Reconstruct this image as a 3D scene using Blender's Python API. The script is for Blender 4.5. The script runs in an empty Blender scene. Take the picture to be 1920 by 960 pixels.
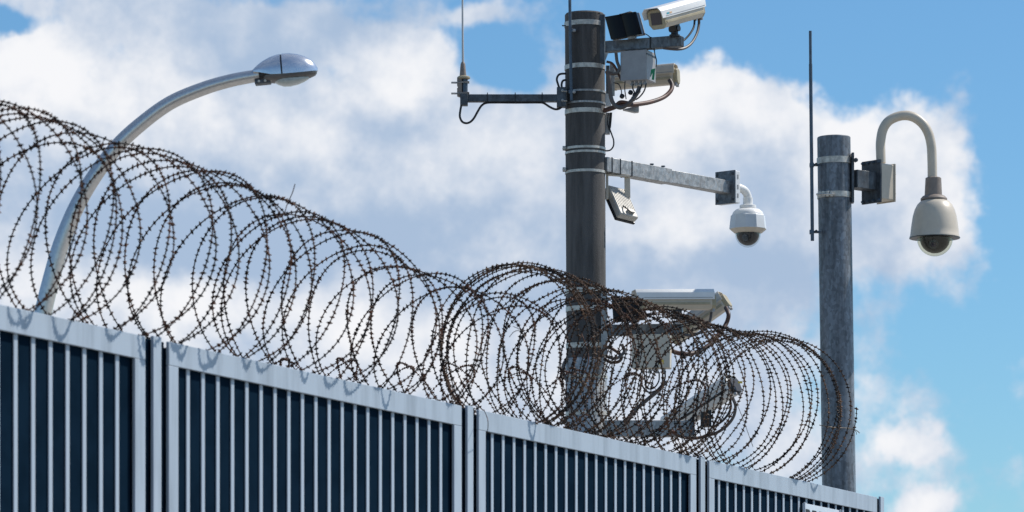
import bpy, math, random
import numpy as np
from mathutils import Vector, Matrix

random.seed(7)
rng = np.random.default_rng(7)
scene = bpy.context.scene
col = scene.collection

# ------------------------------------------------------------------ camera
FPX, HZ, CAMH = 8000.0, 1509.0, 1.6          # focal length in photo pixels, horizon row, eye height
cam_d = bpy.data.cameras.new('camera')
cam = bpy.data.objects.new('camera', cam_d)
col.objects.link(cam)
cam.location = (0, 0, CAMH)
cam.rotation_euler = (math.radians(90), 0, 0)
cam_d.sensor_width = 36.0
cam_d.lens = FPX / 1920.0 * 36.0
cam_d.shift_y = (HZ - 480.0) / 1920.0
cam_d.clip_start = 0.1
cam_d.clip_end = 2000
cam_d.dof.use_dof = True
cam_d.dof.focus_distance = 22.5
cam_d.dof.aperture_fstop = 9.0
scene.camera = cam

def W(px, py, Z=24.0):
    """real point at distance Z that the photograph shows at (px, py)"""
    return Vector(((px - 960.0) / FPX * Z, Z, CAMH + (HZ - py) / FPX * Z))

# ------------------------------------------------------------------ light
SUN_EL = math.radians(50)
sx, sy = 0.945, 0.327
S = Vector((sx * math.cos(SUN_EL), sy * math.cos(SUN_EL), math.sin(SUN_EL)))
sun_d = bpy.data.lights.new('sun', 'SUN')
sun_d.energy = 4.6
sun_d.angle = math.radians(0.5)
sun_d.color = (1.0, 0.95, 0.88)
sun = bpy.data.objects.new('sun', sun_d)
col.objects.link(sun)
sun.rotation_euler = (-S).to_track_quat('-Z', 'Y').to_euler()
sun.location = (30, 10, 40)

world = bpy.data.worlds.new('World')
scene.world = world
world.use_nodes = True
nt = world.node_tree
nt.nodes.clear()
N, L = nt.nodes.new, nt.links.new
def nmath(op, a, b=None, c=None, clamp=False):
    n = N('ShaderNodeMath'); n.operation = op; n.use_clamp = clamp
    for i, v in enumerate((a, b, c)):
        if v is None: continue
        if hasattr(v, 'links') or isinstance(v, bpy.types.NodeSocket): L(v, n.inputs[i])
        else: n.inputs[i].default_value = v
    return n.outputs[0]
def nvec(op, a, b=None):
    n = N('ShaderNodeVectorMath'); n.operation = op
    for i, v in enumerate((a, b)):
        if v is None: continue
        if isinstance(v, bpy.types.NodeSocket): L(v, n.inputs[i])
        else: n.inputs[i].default_value = v
    return n
def nnoise(vec, scale, detail=6, rough=0.55, off=(0, 0, 0)):
    m = nvec('ADD', vec, off).outputs[0]
    n = N('ShaderNodeTexNoise'); n.inputs['Scale'].default_value = scale
    n.inputs['Detail'].default_value = detail; n.inputs['Roughness'].default_value = rough
    L(m, n.inputs['Vector'])
    return n
def smooth(v, a, b):
    n = N('ShaderNodeMapRange'); n.interpolation_type = 'SMOOTHSTEP'
    L(v, n.inputs['Value']); n.inputs['From Min'].default_value = a; n.inputs['From Max'].default_value = b
    return n.outputs[0]
def mixc(f, a, b):
    n = N('ShaderNodeMix'); n.data_type = 'RGBA'
    L(f, n.inputs[0])
    for i, v in ((6, a), (7, b)):
        if isinstance(v, bpy.types.NodeSocket): L(v, n.inputs[i])
        else: n.inputs[i].default_value = (*v, 1)
    return n.outputs[2]

sky = N('ShaderNodeTexSky'); sky.sky_type = 'NISHITA'; sky.sun_disc = False
sky.sun_elevation = SUN_EL; sky.sun_rotation = math.atan2(sx, sy)
sky.air_density = 1.0; sky.dust_density = 0.2; sky.ozone_density = 3.0
tc = N('ShaderNodeTexCoord')
D = tc.outputs['Generated']
warp = nnoise(D, 38, 5, 0.6)
wv = nvec('SUBTRACT', warp.outputs['Color'], (0.5, 0.5, 0.5)).outputs[0]
wsc = nvec('MULTIPLY', wv, (0.022, 0.022, 0.022)).outputs[0]
DW = nvec('ADD', D, wsc).outputs[0]
def sky_dir(px, py):
    return Vector(((px - 960) / FPX, 1.0, (HZ - py) / FPX)).normalized()
def blob(px, py, rx, ry, amp, vec=None):
    c = sky_dir(px, py)
    d = nvec('SUBTRACT', vec or DW, tuple(c)).outputs[0]
    m = nvec('MULTIPLY', d, (FPX / rx, 12.0, FPX / ry)).outputs[0]
    l = nvec('LENGTH', m).outputs['Value']
    return nmath('MULTIPLY', smooth(l, 1.0, 0.0), amp)
def total(items):
    t = items[0]
    for i in items[1:]: t = nmath('ADD', t, i)
    return t
# where the cloud banks lie (directions) and where the sky is open
cover = total([
    blob(200, 330, 620, 420, 0.8), blob(640, 330, 520, 380, 0.8), blob(1150, 420, 520, 400, 1.0),
    blob(1480, 330, 330, 280, 1.0), blob(1720, 360, 210, 260, 0.9), blob(700, 700, 900, 330, 0.8),
    blob(1300, 760, 420, 260, 0.7), blob(60, 130, 150, 90, 0.7), blob(1330, 170, 200, 130, 0.6),
    blob(1690, 830, 85, 60, 0.7), blob(1740, 950, 125, 55, 0.7), blob(1830, 740, 150, 150, -0.35), blob(330, 30, 330, 90, 0.8),
    blob(760, 120, 130, 100, 0.7), blob(900, 10, 160, 40, 0.5), blob(1400, 560, 200, 90, 0.4),
    blob(620, 40, 260, 90, 0.6), blob(1720, 720, 420, 220, 0.08),
    blob(520, 470, 360, 100, -0.45), blob(1390, 510, 230, 70, -0.3), blob(300, 120, 160, 50, -0.2),
    blob(940, 110, 130, 120, -0.95), blob(30, 60, 130, 55, -0.7), blob(690, 30, 150, 50, -0.4),
    blob(1600, 60, 480, 150, -1.0), blob(1900, 280, 120, 420, -0.7), blob(1180, 60, 140, 90, -0.5),
    blob(1760, 660, 200, 120, -0.4), blob(1560, 700, 90, 200, -0.25), blob(1300, 610, 170, 70, -0.25)])
fine = nnoise(D, 60, 8, 0.6, (3.1, 0, 1.7)).outputs['Fac']
broad = nnoise(D, 3.0, 3, 0.5, (0.4, 2.0, 5.0)).outputs['Fac']
cov = total([cover, nmath('MULTIPLY', nmath('SUBTRACT', fine, 0.5), 1.7), nmath('MULTIPLY', nmath('SUBTRACT', broad, 0.33), 0.8)])
mask = smooth(cov, 0.06, 0.62)
# cloud brightness: sunlit billows and grey undersides
lit = total([
    blob(60, 140, 190, 120, 0.6), blob(740, 130, 170, 130, 0.55), blob(330, 180, 220, 120, 0.35),
    blob(1330, 180, 260, 160, 0.6), blob(1620, 250, 240, 170, 0.6), blob(1790, 360, 150, 170, 0.4),
    blob(560, 260, 200, 80, 0.25), blob(960, 300, 200, 110, 0.3), blob(640, 600, 500, 90, 0.25),
    blob(1690, 830, 130, 100, 0.4), blob(1740, 950, 200, 90, 0.4), blob(1250, 430, 160, 70, 0.3), blob(250, 560, 300, 80, 0.35),
    blob(480, 470, 420, 110, -0.6), blob(330, 400, 300, 120, -0.35), blob(760, 420, 220, 90, -0.3), blob(1400, 500, 260, 80, -0.35), blob(720, 230, 200, 50, -0.2),
    blob(150, 400, 300, 140, -0.3), blob(880, 560, 260, 90, -0.35), blob(460, 130, 160, 60, -0.25), blob(1160, 330, 200, 60, -0.15)])
sh_n = nnoise(D, 34, 7, 0.58, (7.7, 1.0, 2.2)).outputs['Fac']
sh_f = nnoise(D, 120, 6, 0.6, (1.2, 4.0, 0.3)).outputs['Fac']
shade = total([lit, nmath('MULTIPLY', nmath('SUBTRACT', sh_f, 0.5), 0.7), nmath('MULTIPLY', nmath('SUBTRACT', sh_n, 0.5), 1.5)])
lev = smooth(shade, -0.40, 0.58)
cloud_hi = mixc(lev, (4.0, 5.2, 7.0), (9.3, 9.35, 9.6))
skyc = N('ShaderNodeMix'); skyc.data_type = 'RGBA'; skyc.blend_type = 'MULTIPLY'; skyc.inputs[0].default_value = 1.0
L(sky.outputs[0], skyc.inputs[6]); skyc.inputs[7].default_value = (0.66, 0.98, 1.17, 1)
final = mixc(mask, skyc.outputs[2], cloud_hi)
bg = N('ShaderNodeBackground'); bg.inputs['Strength'].default_value = 0.1
wo = N('ShaderNodeOutputWorld')
L(final, bg.inputs['Color']); L(bg.outputs[0], wo.inputs['Surface'])

scene.view_settings.view_transform = 'Standard'
scene.view_settings.look = 'None'
scene.view_settings.exposure = 0.0
scene.view_settings.gamma = 1.0

# ------------------------------------------------------------------ materials
def mat(name, c, rough=0.5, metal=0.0, var=0.0, vscale=30, c2=None, bump=0.0, bscale=80, spangle=0.0, streak=False, coat=0.0, lo=0.4, hi=0.62):
    m = bpy.data.materials.new(name); m.use_nodes = True
    t = m.node_tree; b = t.nodes['Principled BSDF']
    if name.startswith('navy'): b.inputs['Specular IOR Level'].default_value = 0.0
    if 'glossy_black' in name: b.inputs['Specular IOR Level'].default_value = 0.22
    if 'wire' in name: b.inputs['Specular IOR Level'].default_value = 0.2
    b.inputs['Roughness'].default_value = rough; b.inputs['Metallic'].default_value = metal
    b.inputs['Coat Weight'].default_value = coat
    g = t.nodes.new('ShaderNodeTexCoord')
    src = g.outputs['Object']
    if streak:
        mp = t.nodes.new('ShaderNodeMapping'); mp.inputs['Scale'].default_value = (1, 1, 0.12)
        t.links.new(src, mp.inputs[0]); src = mp.outputs[0]
    if c2 is None: c2 = tuple(x * (1 - var) for x in c)
    n = t.nodes.new('ShaderNodeTexNoise'); n.inputs['Scale'].default_value = vscale; n.inputs['Detail'].default_value = 6; n.inputs['Roughness'].default_value = 0.62
    t.links.new(src, n.inputs['Vector'])
    r = t.nodes.new('ShaderNodeMapRange'); r.inputs['From Min'].default_value = lo; r.inputs['From Max'].default_value = hi
    t.links.new(n.outputs['Fac'], r.inputs['Value'])
    mx = t.nodes.new('ShaderNodeMix'); mx.data_type = 'RGBA'
    t.links.new(r.outputs[0], mx.inputs[0]); mx.inputs[6].default_value = (*c, 1); mx.inputs[7].default_value = (*c2, 1)
    out = mx.outputs[2]
    if spangle:
        v = t.nodes.new('ShaderNodeTexVoronoi'); v.inputs['Scale'].default_value = 70
        mpv = t.nodes.new('ShaderNodeMapping'); mpv.inputs['Scale'].default_value = (1, 1, 0.7); mpv.inputs['Rotation'].default_value = (0.4, 0.3, 0.5)
        t.links.new(g.outputs['Object'], mpv.inputs[0]); t.links.new(mpv.outputs[0], v.inputs['Vector'])
        h = t.nodes.new('ShaderNodeSeparateColor'); t.links.new(v.outputs['Color'], h.inputs[0])
        rr = t.nodes.new('ShaderNodeMapRange'); rr.inputs['To Min'].default_value = 1 - spangle; rr.inputs['To Max'].default_value = 1 + spangle
        t.links.new(h.outputs[0], rr.inputs['Value'])
        mm = t.nodes.new('ShaderNodeVectorMath'); mm.operation = 'SCALE'
        t.links.new(out, mm.inputs[0]); t.links.new(rr.outputs[0], mm.inputs['Scale']); out = mm.outputs[0]
        r2 = t.nodes.new('ShaderNodeMapRange'); r2.inputs['To Min'].default_value = rough - 0.1; r2.inputs['To Max'].default_value = rough + 0.12
        t.links.new(h.outputs[1], r2.inputs['Value']); t.links.new(r2.outputs[0], b.inputs['Roughness'])
    t.links.new(out, b.inputs['Base Color'])
    if bump:
        bn = t.nodes.new('ShaderNodeTexNoise'); bn.inputs['Scale'].default_value = bscale; bn.inputs['Detail'].default_value = 5
        t.links.new(g.outputs['Object'], bn.inputs['Vector'])
        bp = t.nodes.new('ShaderNodeBump'); bp.inputs['Strength'].default_value = bump; bp.inputs['Distance'].default_value = 0.004
        t.links.new(bn.outputs['Fac'], bp.inputs['Height']); t.links.new(bp.outputs[0], b.inputs['Normal'])
    return m
def glass_mat(name, tint, rough=0.02, alpha_mix=0.5):
    m = bpy.data.materials.new(name); m.use_nodes = True
    t = m.node_tree; t.nodes.clear()
    o = t.nodes.new('ShaderNodeOutputMaterial'); g = t.nodes.new('ShaderNodeBsdfGlossy'); g.inputs['Roughness'].default_value = rough
    tr = t.nodes.new('ShaderNodeBsdfTransparent'); tr.inputs[0].default_value = (*tint, 1)
    lw = t.nodes.new('ShaderNodeLayerWeight'); lw.inputs[0].default_value = 0.5
    pw = t.nodes.new('ShaderNodeMath'); pw.operation = 'POWER'; pw.inputs[1].default_value = 3.5; t.links.new(lw.outputs['Facing'], pw.inputs[0])
    f = t.nodes.new('ShaderNodeMath'); f.operation = 'MULTIPLY_ADD'; f.inputs[1].default_value = 0.55; f.inputs[2].default_value = 0.05; t.links.new(pw.outputs[0], f.inputs[0])
    mx = t.nodes.new('ShaderNodeMixShader')
    t.links.new(f.outputs[0], mx.inputs[0]); t.links.new(tr.outputs[0], mx.inputs[1]); t.links.new(g.outputs[0], mx.inputs[2])
    t.links.new(mx.outputs[0], o.inputs['Surface'])
    return m

M = dict(
    fence=mat('fence_paint', (0.36, 0.42, 0.485), 0.45, 0.0, 0.30, 11, bump=0.03, streak=True, lo=0.46, hi=0.72),
    sheet=mat('navy_sheet', (0.006, 0.017, 0.032), 0.8, 0, 0.25, 6),
    wire=mat('rusty_wire', (0.009, 0.006, 0.0055), 0.6, 0.0, c2=(0.15, 0.062, 0.032), vscale=14, lo=0.44, hi=0.70),
    wire_lichen=mat('lichen_wire', (0.010, 0.007, 0.006), 0.6, 0.0, c2=(0.17, 0.095, 0.055), vscale=9, lo=0.42, hi=0.68),
    wire_pale=mat('pale_rust_wire', (0.05, 0.030, 0.022), 0.6, 0.0, c2=(0.15, 0.075, 0.05), vscale=12),
    tie=mat('tie_wire', (0.16, 0.13, 0.09), 0.5, 0.3, 0.5, 20),
    concrete=mat('weathered_concrete', (0.108, 0.102, 0.097), 0.85, 0, 0.5, 14, streak=True, bump=0.5, bscale=160),
    pole_galv=mat('streaked_galvanised_pole', (0.185, 0.208, 0.235), 0.5, 0.3, 0.5, 22, spangle=0.25, streak=True),
    galv=mat('galvanised_steel', (0.15, 0.168, 0.185), 0.5, 0.35, 0.35, 16, spangle=0.28),
    galv_dark=mat('dull_galvanised_steel', (0.09, 0.103, 0.117), 0.5, 0.35, 0.4, 20, spangle=0.2),
    galv_light=mat('bright_galvanised_steel', (0.42, 0.42, 0.41), 0.45, 0.35, 0.3, 24, spangle=0.22),
    band=mat('stainless_band', (0.62, 0.58, 0.51), 0.4, 0.35, 0.35, 40),
    rod=mat('grey_rod', (0.085, 0.12, 0.16), 0.45, 0.3, 0.3, 30),
    silver=mat('silver_paint', (0.82, 0.82, 0.83), 0.22, 0.8, 0.12, 12),
    lamp_pole=mat('brushed_lamp_pole', (0.68, 0.66, 0.63), 0.30, 0.85, 0.12, 45, bump=0.02),
    white=mat('white_paint', (0.80, 0.79, 0.76), 0.4, 0, 0.08, 8),
    white_grey=mat('white_plastic', (0.70, 0.72, 0.72), 0.4, 0, 0.1, 10),
    cream=mat('cream_paint', (0.61, 0.535, 0.425), 0.42, 0, 0.10, 9),
    beige=mat('beige_plastic', (0.42, 0.36, 0.235), 0.5, 0, 0.2, 20),
    whip=mat('pale_fibreglass', (0.55, 0.54, 0.52), 0.4, 0, 0.1, 20),
    taupe=mat('taupe_collar', (0.25, 0.205, 0.17), 0.55, 0, 0.2, 25),
    grey=mat('grey_plastic', (0.33, 0.335, 0.34), 0.5, 0, 0.12, 20),
    rim_grey=mat('dark_grey_casting', (0.13, 0.125, 0.12), 0.4, 0.4, 0.2, 20),
    flood=mat('grey_cast_housing', (0.58, 0.55, 0.49), 0.55, 0.1, 0.2, 30),
    black=mat('black_plastic', (0.012, 0.012, 0.014), 0.35, 0, 0.2, 20),
    gloss_black=mat('glossy_black_panel', (0.006, 0.006, 0.007), 0.28, 0, 0.2, 20),
    cable=mat('black_cable', (0.010, 0.010, 0.012), 0.45, 0, 0.2, 20),
    conduit=mat('grey_conduit', (0.095, 0.092, 0.09), 0.5, 0, c2=(0.10, 0.06, 0.04), vscale=12),
    rust_conduit=mat('rust_brown_conduit', (0.11, 0.042, 0.022), 0.5, 0, c2=(0.045, 0.035, 0.032), vscale=9),
    lens=mat('dark_lens', (0.035, 0.03, 0.04), 0.08, 0, 0.3, 15, coat=0.5),
    green=mat('green_tape', (0.01, 0.22, 0.09), 0.5),
    yellow=mat('yellow_sticker', (0.75, 0.52, 0.08), 0.5),
    sign=mat('pale_sign_plate', (0.58, 0.64, 0.70), 0.4, 0, 0.08, 10),
    print_black=mat('black_print', (0.01, 0.01, 0.012), 0.6),
    print_teal=mat('teal_print', (0.05, 0.35, 0.40), 0.5),
    print_orange=mat('orange_print', (0.65, 0.42, 0.25), 0.5),
    bounce_ground=mat('pale_bounce_ground', (0.34, 0.325, 0.30), 0.9, 0, 0.25, 3, bump=0.3),  # unseen ground, made pale to bounce fill light onto shaded sides
    wall=mat('grey_concrete_wall', (0.28, 0.28, 0.27), 0.9, 0, 0.25, 3, bump=0.2),
    clear=glass_mat('clear_dome', (0.88, 0.90, 0.90)),
    clear_warm=glass_mat('clear_warm_dome', (0.86, 0.86, 0.76)),
    bowl=mat('lamp_glass_bowl', (0.36, 0.42, 0.42), 0.15, 0, 0.15, 30, coat=0.5),
)

# ------------------------------------------------------------------ mesh helpers
class MB:
    def __init__(s): s.v = []; s.f = []
    def add(s, vs, fs):
        o = len(s.v); s.v += [tuple(v) for v in vs]; s.f += [tuple(i + o for i in f) for f in fs]; return s
    def hexa(s, p):       # p: 4 bottom ring points, 4 top ring points
        return s.add(p, [(3, 2, 1, 0), (4, 5, 6, 7), (0, 1, 5, 4), (1, 2, 6, 5), (2, 3, 7, 6), (3, 0, 4, 7)])
    def box(s, c, u, v, w):   # centre and three half-extent vectors
        c, u, v, w = Vector(c), Vector(u), Vector(v), Vector(w)
        if u.cross(v).dot(w) < 0: u = -u
        return s.hexa([c - u - v - w, c + u - v - w, c + u + v - w, c - u + v - w,
                       c - u - v + w, c + u - v + w, c + u + v + w, c - u + v + w])
    def prism(s, poly, ext):  # polygon of points swept by a vector
        n = len(poly); ext = Vector(ext); a = [Vector(p) for p in poly]; b = [p + ext for p in a]
        nrm = Vector()
        for i in range(n): nrm += (a[i] - a[0]).cross(a[(i + 1) % n] - a[0])
        if nrm.dot(ext) > 0: a.reverse(); b.reverse()
        return s.add(a + b, [tuple(range(n)), tuple(range(2 * n - 1, n - 1, -1))] + [(i, i + n, (i + 1) % n + n, (i + 1) % n) for i in range(n)])
    def tube(s, pts, r, n=10, caps=True):
        pts = [Vector(p) for p in pts]; k = len(pts)
        rs = r if isinstance(r, (list, tuple)) else [r] * k
        t0 = (pts[1] - pts[0]).normalized()
        ref = Vector((0, 0, 1)) if abs(t0.z) < 0.9 else Vector((0, 1, 0))
        u = t0.cross(ref).normalized(); vs = []
        for i, p in enumerate(pts):
            t = (pts[min(i + 1, k - 1)] - pts[max(i - 1, 0)]).normalized()
            u = (u - t * u.dot(t)).normalized(); w = t.cross(u)
            for j in range(n):
                a = 2 * math.pi * j / n
                vs.append(p + (u * math.cos(a) + w * math.sin(a)) * rs[i])
        fs = [(i * n + j, i * n + (j + 1) % n, (i + 1) * n + (j + 1) % n, (i + 1) * n + j) for i in range(k - 1) for j in range(n)]
        if caps: fs += [tuple(range(n - 1, -1, -1)), tuple((k - 1) * n + j for j in range(n))]
        return s.add(vs, fs)
    def lathe(s, c, prof, n=32, axis=None, phase=0.0, caps=True):  # prof: (radius, height) upwards along axis
        ax = Vector(axis).normalized() if axis is not None else Vector((0, 0, 1))
        ref = Vector((0, 1, 0)) if abs(ax.y) < 0.9 else Vector((1, 0, 0))
        u = ref.cross(ax).normalized(); w = ax.cross(u); c = Vector(c); vs = []; k = len(prof)
        for r, h in prof:
            for j in range(n):
                a = 2 * math.pi * j / n + phase
                vs.append(c + ax * h + (u * math.cos(a) + w * math.sin(a)) * max(r, 1e-5))
        fs = [(i * n + j, i * n + (j + 1) % n, (i + 1) * n + (j + 1) % n, (i + 1) * n + j) for i in range(k - 1) for j in range(n)]
        if caps: fs += [tuple(range(n - 1, -1, -1)), tuple((k - 1) * n + j for j in range(n))]
        return s.add(vs, fs)
    def build(s, name, m, root=None, ang=35, bevel=0.0, kind=None, part=None):
        """mesh in world coordinates -> object under root (an Empty) or under part (a part of root)"""
        base = part if part is not None else root
        org = Vector((0, 0, 0))
        q = base
        while q is not None: org += q.location; q = q.parent
        me = bpy.data.meshes.new(name)
        me.from_pydata([tuple(Vector(v) - org) for v in s.v], [], s.f)
        me.materials.append(M[m])
        me.polygons.foreach_set('use_smooth', [True] * len(me.polygons))
        me.set_sharp_from_angle(angle=math.radians(ang))
        o = bpy.data.objects.new(name, me); col.objects.link(o)
        if base is not None: o.parent = base
        if bevel:
            b = o.modifiers.new('edge', 'BEVEL'); b.width = bevel; b.segments = 2; b.limit_method = 'ANGLE'; b.angle_limit = math.radians(40)
        if kind: o['kind'] = kind
        return o
def thing(name, loc, label, cat, group=None):
    o = bpy.data.objects.new(name, None); o.empty_display_size = 0.1; col.objects.link(o)
    o.location = loc; o['label'] = label; o['category'] = cat
    if group: o['group'] = group
    return o
def crv(pts, sub=6):
    p = [Vector(x) for x in pts]; p = [p[0] * 2 - p[1]] + p + [p[-1] * 2 - p[-2]]; out = []
    for i in range(1, len(p) - 2):
        for k in range(sub):
            t = k / sub
            out.append(0.5 * ((2 * p[i]) + (p[i + 1] - p[i - 1]) * t + (2 * p[i - 1] - 5 * p[i] + 4 * p[i + 1] - p[i + 2]) * t * t + (3 * p[i] - p[i - 1] - 3 * p[i + 1] + p[i + 2]) * t ** 3))
    out.append(p[-2]); return out
def cable(pp, Z, r, m, root, name='cable', n=8, part=None):
    """pp: list of (px, py[, Z])"""
    pts = [W(q[0], q[1], q[2] if len(q) > 2 else Z) for q in pp]
    return MB().tube(crv(pts), r, n).build(name, m, root, part=part)
X3, Y3, Z3 = Vector((1, 0, 0)), Vector((0, 1, 0)), Vector((0, 0, 1))

# ------------------------------------------------------------------ ground
g = MB().add([(-400, -400, 0), (400, -400, 0), (400, 400, 0), (-400, 400, 0)], [(0, 1, 2, 3)]).build('ground', 'bounce_ground')
g['kind'] = 'structure'

# ------------------------------------------------------------------ near fence
VPX = 4268.0
TH = math.atan((VPX - 960) / FPX)
FD = Vector((math.sin(TH), math.cos(TH), 0))              # along the fence, away from the eye
FN = Vector((math.cos(TH), -math.sin(TH), 0))             # out of its front
Z0 = FPX / (0.1406 * (VPX - 317))
F0 = Vector(((317 - 960) / FPX * Z0, Z0, 0))
PITCH = Z0 / 5.8 / math.cos(TH)
TOP = CAMH + (HZ - (570.6 + 0.2198 * 317)) / FPX * Z0
def fp(s, off=0.0, z=0.0):
    return F0 + FD * s + FN * off + Z3 * z
k = PITCH / 2.687
fence = thing('security_fence', fp(0, 0, 0), 'tall pale blue-grey steel bar fence with dark navy backing below the wire', 'fence')
RAIL, DEP = 0.0795, 0.012
bar_me = None
def fence_panel(i):
    global bar_me
    s0, s1 = i * PITCH, i * PITCH + 2.515 * k
    sheet = MB().box(fp((s0 + s1) / 2, -DEP - 0.012, TOP / 2 + 0.03), FD * ((s1 - s0) / 2 - 0.004), FN * 0.004, Z3 * (TOP / 2 - 0.05)).build('panel', 'sheet', fence)
    def sub(name, c, u, w): MB().box(c, u, FN * (DEP / 2), w).build(name, 'fence', fence, part=sheet, bevel=0.002)
    sub('top_rail', fp((s0 + s1) / 2, -DEP / 2, TOP - RAIL / 2), FD * ((s1 - s0) / 2), Z3 * (RAIL / 2))
    sub('bottom_rail', fp((s0 + s1) / 2, -DEP / 2, 0.12), FD * ((s1 - s0) / 2), Z3 * (RAIL / 2))
    zl, zh = 0.12 + RAIL / 2 + 0.0005, TOP - RAIL - 0.0005
    sub('stile', fp(s0 + 0.0355 * k, -DEP / 2, (zl + zh) / 2), FD * 0.0355 * k, Z3 * ((zh - zl) / 2))
    sub('stile', fp(s1 - 0.037 * k, -DEP / 2, (zl + zh) / 2), FD * 0.037 * k, Z3 * ((zh - zl) / 2))
    for b in range(20):
        c = fp(s0 + (0.1346 + 0.036 + 0.1142 * b) * k, -0.016, 0)
        if bar_me is None:
            o = MB().box(c + Z3 * (zl + zh) / 2, FD * 0.0125, FN * 0.003, Z3 * ((zh - zl) / 2 + 0.01)).build('bar', 'fence', fence, part=sheet, bevel=0.0025)
            bar_me = o.data; bar_c = c
            fence_panel.ref = c.copy()
        else:
            o = bpy.data.objects.new('bar', bar_me); col.objects.link(o); o.parent = sheet
            o.location = c - fence_panel.ref
            bv = o.modifiers.new('edge', 'BEVEL'); bv.width = 0.0025; bv.segments = 2
def fence_post(i):
    g0, g1 = i * PITCH + 2.515 * k, (i + 1) * PITCH
    c = fp(g0 + (0.059 + 0.029) * k, -0.006, TOP / 2 + 0.004)
    MB().box(c, FD * 0.029 * k, FN * 0.006, Z3 * (TOP / 2 + 0.004)).build('post', 'fence', fence, bevel=0.002)
    # the navy sheeting runs on behind the joint between two panels
    g1 = g1 if i < 2 else g0 + 0.116 * k
    MB().box(fp((g0 + g1) / 2, -DEP - 0.012, TOP / 2), FD * ((g1 - g0) / 2), FN * 0.004, Z3 * (TOP / 2 - 0.002)).build('joint_sheet', 'sheet', fence)
for i in (-1, 0, 1, 2):
    fence_panel(i); fence_post(i)
# sign plate hung on the last panel
def s_of(px): return (22915.0 / (VPX - px) - 5.8) * PITCH
sa, sb = s_of(1505), s_of(1574)
def sp(px, py):
    s = s_of(px); p = fp(s, 0.004); return s, CAMH + (HZ - py) / FPX * p.y
ztop = sp(1505, 943)[1]
sgn = thing('sign_plate', fp((sa + sb) / 2, 0.0, ztop - 0.42), 'pale rectangular sign plate with black capitals hung on the fence bars', 'sign')
MB().box(fp((sa + sb) / 2, 0.002, ztop - 0.21), FD * ((sb - sa) / 2), FN * 0.003, Z3 * 0.21).build('plate', 'sign', sgn, bevel=0.002)
for u in (0.008, sb - sa - 0.008):
    MB().box(fp(sa + u, 0.007, ztop - 0.21), FD * 0.006, FN * 0.004, Z3 * 0.214).build('edge_strip', 'fence', sgn, bevel=0.002)
for j, (pa, pb) in enumerate(((1508.5, 1518), (1521, 1531), (1534, 1543))):
    a, b = s_of(pa), s_of(pb); w = b - a; zt = ztop - 0.027
    def lp(u, z): return fp(a + u * w, 0.0062, zt - z)
    if j < 2:
        poly = [lp(0, 0), lp(0.7, 0), lp(0.93, 0.012), lp(1, 0.03), lp(0.95, 0.055), lp(0.75, 0.068), lp(0.42, 0.07), lp(0.42, 0.13), lp(0, 0.13)]
    else:
        poly = [lp(0, 0), lp(1, 0), lp(1, 0.03), lp(0.4, 0.03), lp(0.4, 0.13), lp(0, 0.13)]
    MB().prism(poly, FN * 0.0008).build('letter', 'print_black', sgn)

# ------------------------------------------------------------------ razor wire coils
def wire_obj(path, r, m, root, name='strand'):
    P = np.asarray(path); n = 5
    T = np.gradient(P, axis=0); T /= np.linalg.norm(T, axis=1)[:, None]
    ref = np.array([0.3, 0.2, 0.93]); U = np.cross(T, ref); U /= np.linalg.norm(U, axis=1)[:, None]; B = np.cross(T, U)
    a = 2 * np.pi * np.arange(n) / n
    V = P[:, None, :] + r * (np.cos(a)[None, :, None] * U[:, None, :] + np.sin(a)[None, :, None] * B[:, None, :])
    kk = len(P); i = np.arange(kk - 1)[:, None] * n; j = np.arange(n)[None, :]; j2 = (j + 1) % n
    F = np.stack([i + j, i + j2, i + n + j2, i + n + j], -1).reshape(-1, 4)
    org = np.array(root.location)
    me = bpy.data.meshes.new(name); me.from_pydata((V.reshape(-1, 3) - org).tolist(), [], F.tolist())
    me.materials.append(M[m]); me.polygons.foreach_set('use_smooth', [True] * len(me.polygons))
    o = bpy.data.objects.new(name, me); col.objects.link(o); o.parent = root
    return o
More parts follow.
